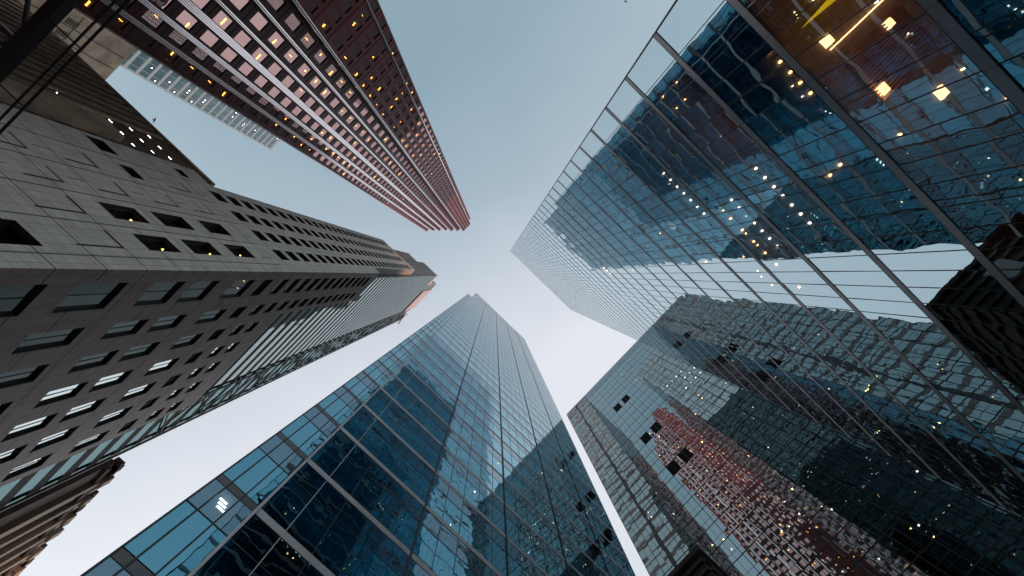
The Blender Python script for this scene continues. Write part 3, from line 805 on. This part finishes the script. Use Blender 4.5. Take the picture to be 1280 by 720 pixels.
def classic_building():
    r = thing('old_building', 'old brown stone building with pale ribs and ragged cornice at lower left', 'building', -30, 90)
    T = -22.0; f = Face('t', T, 1); H = 74.5
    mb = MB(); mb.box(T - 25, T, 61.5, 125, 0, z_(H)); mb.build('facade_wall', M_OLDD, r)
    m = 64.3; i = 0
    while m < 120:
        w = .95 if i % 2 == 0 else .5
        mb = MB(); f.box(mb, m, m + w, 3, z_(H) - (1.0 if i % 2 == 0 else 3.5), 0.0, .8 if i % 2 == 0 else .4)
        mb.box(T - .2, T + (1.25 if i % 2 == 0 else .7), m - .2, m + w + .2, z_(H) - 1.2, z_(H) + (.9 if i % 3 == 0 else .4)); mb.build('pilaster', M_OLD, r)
        m += 1.75 + (.4 if i % 3 == 0 else 0); i += 1
    mb = MB()
    mb.box(T, T + .6, 61.5, 125, z_(H) - 2.4, z_(H) - 1.3); mb.box(T - .5, T + .9, 61.3, 64, z_(H), z_(H) + .9)
    for k in range(22): mb.box(T + .1, T + 1.0, 62 + k * 2.9, 63.1 + k * 2.9, z_(H) + .0, z_(H) + 1.3)
    mb.build('cornice', M_OLDD, r)
    mb = MB()
    for k in range(16):
        for j in range(30): f.box(mb, 65.4 + k * 3.7, 66.2 + k * 3.7, z_(5 + 2.3 * j), z_(6.3 + 2.3 * j), 0, .03)
    mb.build('dark_window', M_BLACK, r, kind='stuff')
    lamps([(T + .02, T + .25, 66.3, 67.1, z_(58.0), z_(52.4))], E_WARM, r, 5, 'wall_lamp')
    return r

def steel_canopy():
    r = thing('steel_canopy', 'dark steel truss walkway crossing the upper left corner on tall posts', 'canopy', -8.4, 7.5)
    h = z_(8.4)
    mb = MB(); mb.box(-8.66, -8.45, -5.5, 8.5, h, h + .2); mb.build('girder', M_STEEL, r)
    mb = MB(); mb.box(-9.75, -9.6, -5.5, 8.5, h + .0, h + .2); mb.build('girder', M_STEEL, r)
    for k in range(9):
        m = -5 + k * 1.55
        mb = MB(); mb.box(-9.6, -8.66, m, m + .08, h + .03, h + .16); mb.build('cross_beam', M_STEEL, r)
        mb = MB(); mb.bar((-8.66, m + .1, h + .1), (-9.6, m + 1.5, h + .1), .07); mb.build('brace', M_STEEL, r)
        mb = MB(); mb.bar((-9.6, m + .1, h + .14), (-8.66, m + 1.5, h + .14), .05); mb.build('brace', M_STEEL, r)
    for (t, w) in ((-7.86, .028), (-7.71, .032)):
        mb = MB(); mb.bar((t, -5.5, h), (t, 8.5, h), w); mb.build('rail', M_BLACK, r)
    for m in (-1.2, 0.6, 2.12, 3.5, 5.2):
        mb = MB(); mb.bar((-8.45, m, h + .02), (-7.70, m, h + .02), .022); mb.build('rail_bracket', M_BLACK, r)
    for m in (-5.2, 8.2):
        mb = MB(); mb.box(-8.66, -8.45, m, m + .3, 0, h); mb.build('post', M_STEEL, r)
        mb = MB(); mb.box(-9.75, -9.6, m, m + .3, 0, h); mb.build('post', M_STEEL, r)
    return r

def low_building():
    r = thing('low_building', 'low dark louvred building mirrored in the right hand glass tower', 'building', 36, 12)
    mb = MB(); mb.box(32.2, 44, 5.6, 20, 0, z_(43)); mb.build('facade_wall', M_OLDD, r)
    for k in range(34):
        mb = MB(); mb.box(31.9, 32.2, 5.6, 20, 2 + k * 1.26, 2.35 + k * 1.26); mb.box(32.2, 44, 5.3, 5.6, 2 + k * 1.26, 2.35 + k * 1.26); mb.build('louvre_blade', M_STEEL, r)
    mb = MB(); mb.box(31.85, 32.15, 9.4, 11.0, z_(38.5), z_(41.2)); mb.build('sign_board', M_WHITE, r)
    mb = MB(); mb.box(31.7, 44.3, 5.1, 20.2, z_(43), z_(43.6)); mb.build('parapet', M_OLDD, r)
    return r

def bird(t, m, z, s, rot, label):
    me = bpy.data.meshes.new('bird')
    v = [(0.9, 0, 0), (.5, .10, .06), (.5, -.10, .06), (.5, 0, -.08), (-.4, .12, .06), (-.4, -.12, .06), (-.4, 0, -.1), (-1.0, .16, .02), (-1.0, -.16, .02),
         (.3, .95, .32), (-.05, 1.0, .3), (-.35, 1.9, .12), (.3, -.95, .32), (-.05, -1.0, .3), (-.35, -1.9, .12)]
    fc = [(0, 1, 2), (0, 3, 1), (0, 2, 3), (1, 4, 5, 2), (1, 3, 6, 4), (2, 5, 6, 3), (4, 7, 8, 5), (6, 8, 7), (4, 6, 7), (5, 8, 6),
          (1, 9, 10, 4), (9, 11, 10), (2, 5, 13, 12), (12, 13, 14)]
    me.from_pydata([(a * s, b * s, c * s) for a, b, c in v], [], fc); me.materials.append(M_BLACK)
    o = bpy.data.objects.new('bird', me); C.objects.link(o)
    o.location = (t * CT - m * ST, t * ST + m * CT, z); o.rotation_euler = (.15, 0, rot)
    o['label'] = label; o['category'] = 'bird'

a = tower_a(); b = tower_b(); c = tower_c(); red_tower(); stone_tower(); striped_tower(); brown_building(); block_building(); slab_tower(); classic_building(); steel_canopy(); low_building()

def at(px, py, h):
    d = Vector(((px - 640) / F, (py - 360) / F, 1)); w = Vector((d.dot(XC), d.dot(YC), d.dot(ZC))); w /= w.z
    return (w.x * CT + w.y * ST) * h, (-w.x * ST + w.y * CT) * h, z_(h)
bird(*at(192.5, 150, 60), .28, .6, 'tiny dark bird gliding in the blue gap at upper left')
bird(*at(782, 1.5, 45), .15, 2.2, 'tiny dark bird at the top edge near the right tower')
# ------------------------------------------------------------------ ground
def structure(name, mb, mat):
    o = mb.build(name, mat, None); o['kind'] = 'structure'; return o
mb = MB(); mb.quad((-2500, -2500, 0), (2500, -2500, 0), (2500, 2500, 0), (-2500, 2500, 0)); structure('ground', mb, principled('concrete_ground', (.22, .21, .20), .9, nscale=.2))
M_ASPH = principled('asphalt', (.05, .05, .052), .85, noise=.25, nscale=3)
mb = MB(); mb.quad((-400, -5, .004), (400, -5, .004), (400, 6, .004), (-400, 6, .004)); structure('road', mb, M_ASPH)
M_PAVE = principled('paving', (.30, .29, .28), .8, noise=.15, nscale=1.5)
mb = MB(); mb.box(-2, 30, 6.0, 11.2, 0, .13); structure('pavement', mb, M_PAVE)
mb = MB(); mb.box(-2, 30, -10.5, -5, 0, .13); structure('pavement', mb, M_PAVE)
mb = MB()
for k in range(40): mb.quad((-100 + k * 6, .4, .008), (-97 + k * 6, .4, .008), (-97 + k * 6, .55, .008), (-100 + k * 6, .55, .008))
structure('road_marking', mb, principled('road_paint', (.75, .75, .72), .7))
# ------------------------------------------------------------------ sky and sun
SUN_EL = math.radians(9); 
sx, sy = 0.962, 0.273           # horizontal direction towards the glow (lower right of the picture)
w = bpy.data.worlds.new('World'); SC.world = w; w.use_nodes = True
nt = w.node_tree; nt.nodes.clear(); L = nt.links.new
out = nt.nodes.new('ShaderNodeOutputWorld'); bg = nt.nodes.new('ShaderNodeBackground')
sky = nt.nodes.new('ShaderNodeTexSky'); sky.sky_type = 'NISHITA'; sky.sun_disc = False
sky.sun_elevation = SUN_EL; sky.sun_rotation = math.atan2(sx, sy); sky.air_density = 1.0; sky.dust_density = 3.0; sky.ozone_density = 2.0
tc = nt.nodes.new('ShaderNodeTexCoord'); dp = nt.nodes.new('ShaderNodeVectorMath'); dp.operation = 'DOT_PRODUCT'
dp.inputs[1].default_value = (0.42, 0.91, 0.0)
L(tc.outputs['Generated'], dp.inputs[0])
mr = nt.nodes.new('ShaderNodeMapRange'); mr.inputs['From Min'].default_value = -0.8; mr.inputs['From Max'].default_value = 0.8
L(dp.outputs['Value'], mr.inputs['Value'])
nz = nt.nodes.new('ShaderNodeTexNoise'); nz.inputs['Scale'].default_value = 1.6; nz.inputs['Detail'].default_value = 4
L(tc.outputs['Generated'], nz.inputs['Vector'])
ad = nt.nodes.new('ShaderNodeMath'); ad.operation = 'MULTIPLY_ADD'; ad.inputs[1].default_value = 0.22
L(nz.outputs['Fac'], ad.inputs[0]); 
sb = nt.nodes.new('ShaderNodeMath'); sb.operation = 'SUBTRACT'; sb.inputs[1].default_value = 0.11
L(mr.outputs['Result'], ad.inputs[2]); L(ad.outputs[0], sb.inputs[0])
cr = nt.nodes.new('ShaderNodeValToRGB'); e = cr.color_ramp.elements
e[0].position = 0.0; e[0].color = (0.15, 0.25, 0.33, 1)
e[1].position = 1.0; e[1].color = (0.52, 0.58, 0.64, 1)
for p, col in ((0.22, (0.24, 0.36, 0.44, 1)), (0.38, (0.39, 0.48, 0.56, 1)), (0.50, (0.60, 0.65, 0.72, 1)), (0.60, (0.76, 0.78, 0.84, 1)), (0.74, (0.74, 0.76, 0.82, 1))):
    x = e.new(p); x.color = col
L(sb.outputs[0], cr.inputs['Fac'])
sc_ = nt.nodes.new('ShaderNodeVectorMath'); sc_.operation = 'SCALE'; sc_.inputs['Scale'].default_value = 9.0
sp = nt.nodes.new('ShaderNodeSeparateXYZ'); L(tc.outputs['Generated'], sp.inputs[0])
def WM(op, a, b):
    n = nt.nodes.new('ShaderNodeMath'); n.operation = op; n.use_clamp = False
    for i, v in enumerate((a, b)):
        if isinstance(v, (int, float)): n.inputs[i].default_value = v
        else: L(v, n.inputs[i])
    return n.outputs[0]
lowz = WM('POWER', WM('SUBTRACT', 1.0, WM('MAXIMUM', sp.outputs[2], 0.0)), 1.6)
hz = nt.nodes.new('ShaderNodeMix'); hz.data_type = 'RGBA'; hz.inputs['B'].default_value = (1.75, 1.68, 1.66, 1)
L(WM('MULTIPLY', lowz, 0.8), hz.inputs['Factor']); L(cr.outputs['Color'], hz.inputs['A']); L(hz.outputs['Result'], sc_.inputs[0])
mx = nt.nodes.new('ShaderNodeMix'); mx.data_type = 'RGBA'; mx.inputs['Factor'].default_value = 0.9
L(sky.outputs['Color'], mx.inputs['A']); L(sc_.outputs[0], mx.inputs['B'])
bg.inputs['Strength'].default_value = 0.11
L(mx.outputs['Result'], bg.inputs['Color']); L(bg.outputs['Background'], out.inputs['Surface'])
su = bpy.data.lights.new('sun', 'SUN'); su.energy = 2.8; su.angle = math.radians(10); su.color = (1, .46, .28)
so = bpy.data.objects.new('sun', su); C.objects.link(so)
d = Vector((sx * math.cos(SUN_EL), sy * math.cos(SUN_EL), math.sin(SUN_EL)))
so.rotation_euler = d.to_track_quat('Z', 'Y').to_euler()
so.location = (0, 0, 400)
for o in bpy.data.objects:
    if '_o' in o: del o['_o']
# ------------------------------------------------------------------ render
SC.view_settings.view_transform = 'Standard'; SC.view_settings.look = 'None'; SC.view_settings.exposure = 0.2; SC.view_settings.gamma = 1
SC.render.engine = 'CYCLES'
cy = SC.cycles
cy.max_bounces = 12; cy.glossy_bounces = 6; cy.transparent_max_bounces = 12; cy.diffuse_bounces = 3; cy.transmission_bounces = 2
cy.use_denoising = True; cy.sample_clamp_indirect = 4; cy.sample_clamp_direct = 0; cy.caustics_reflective = True
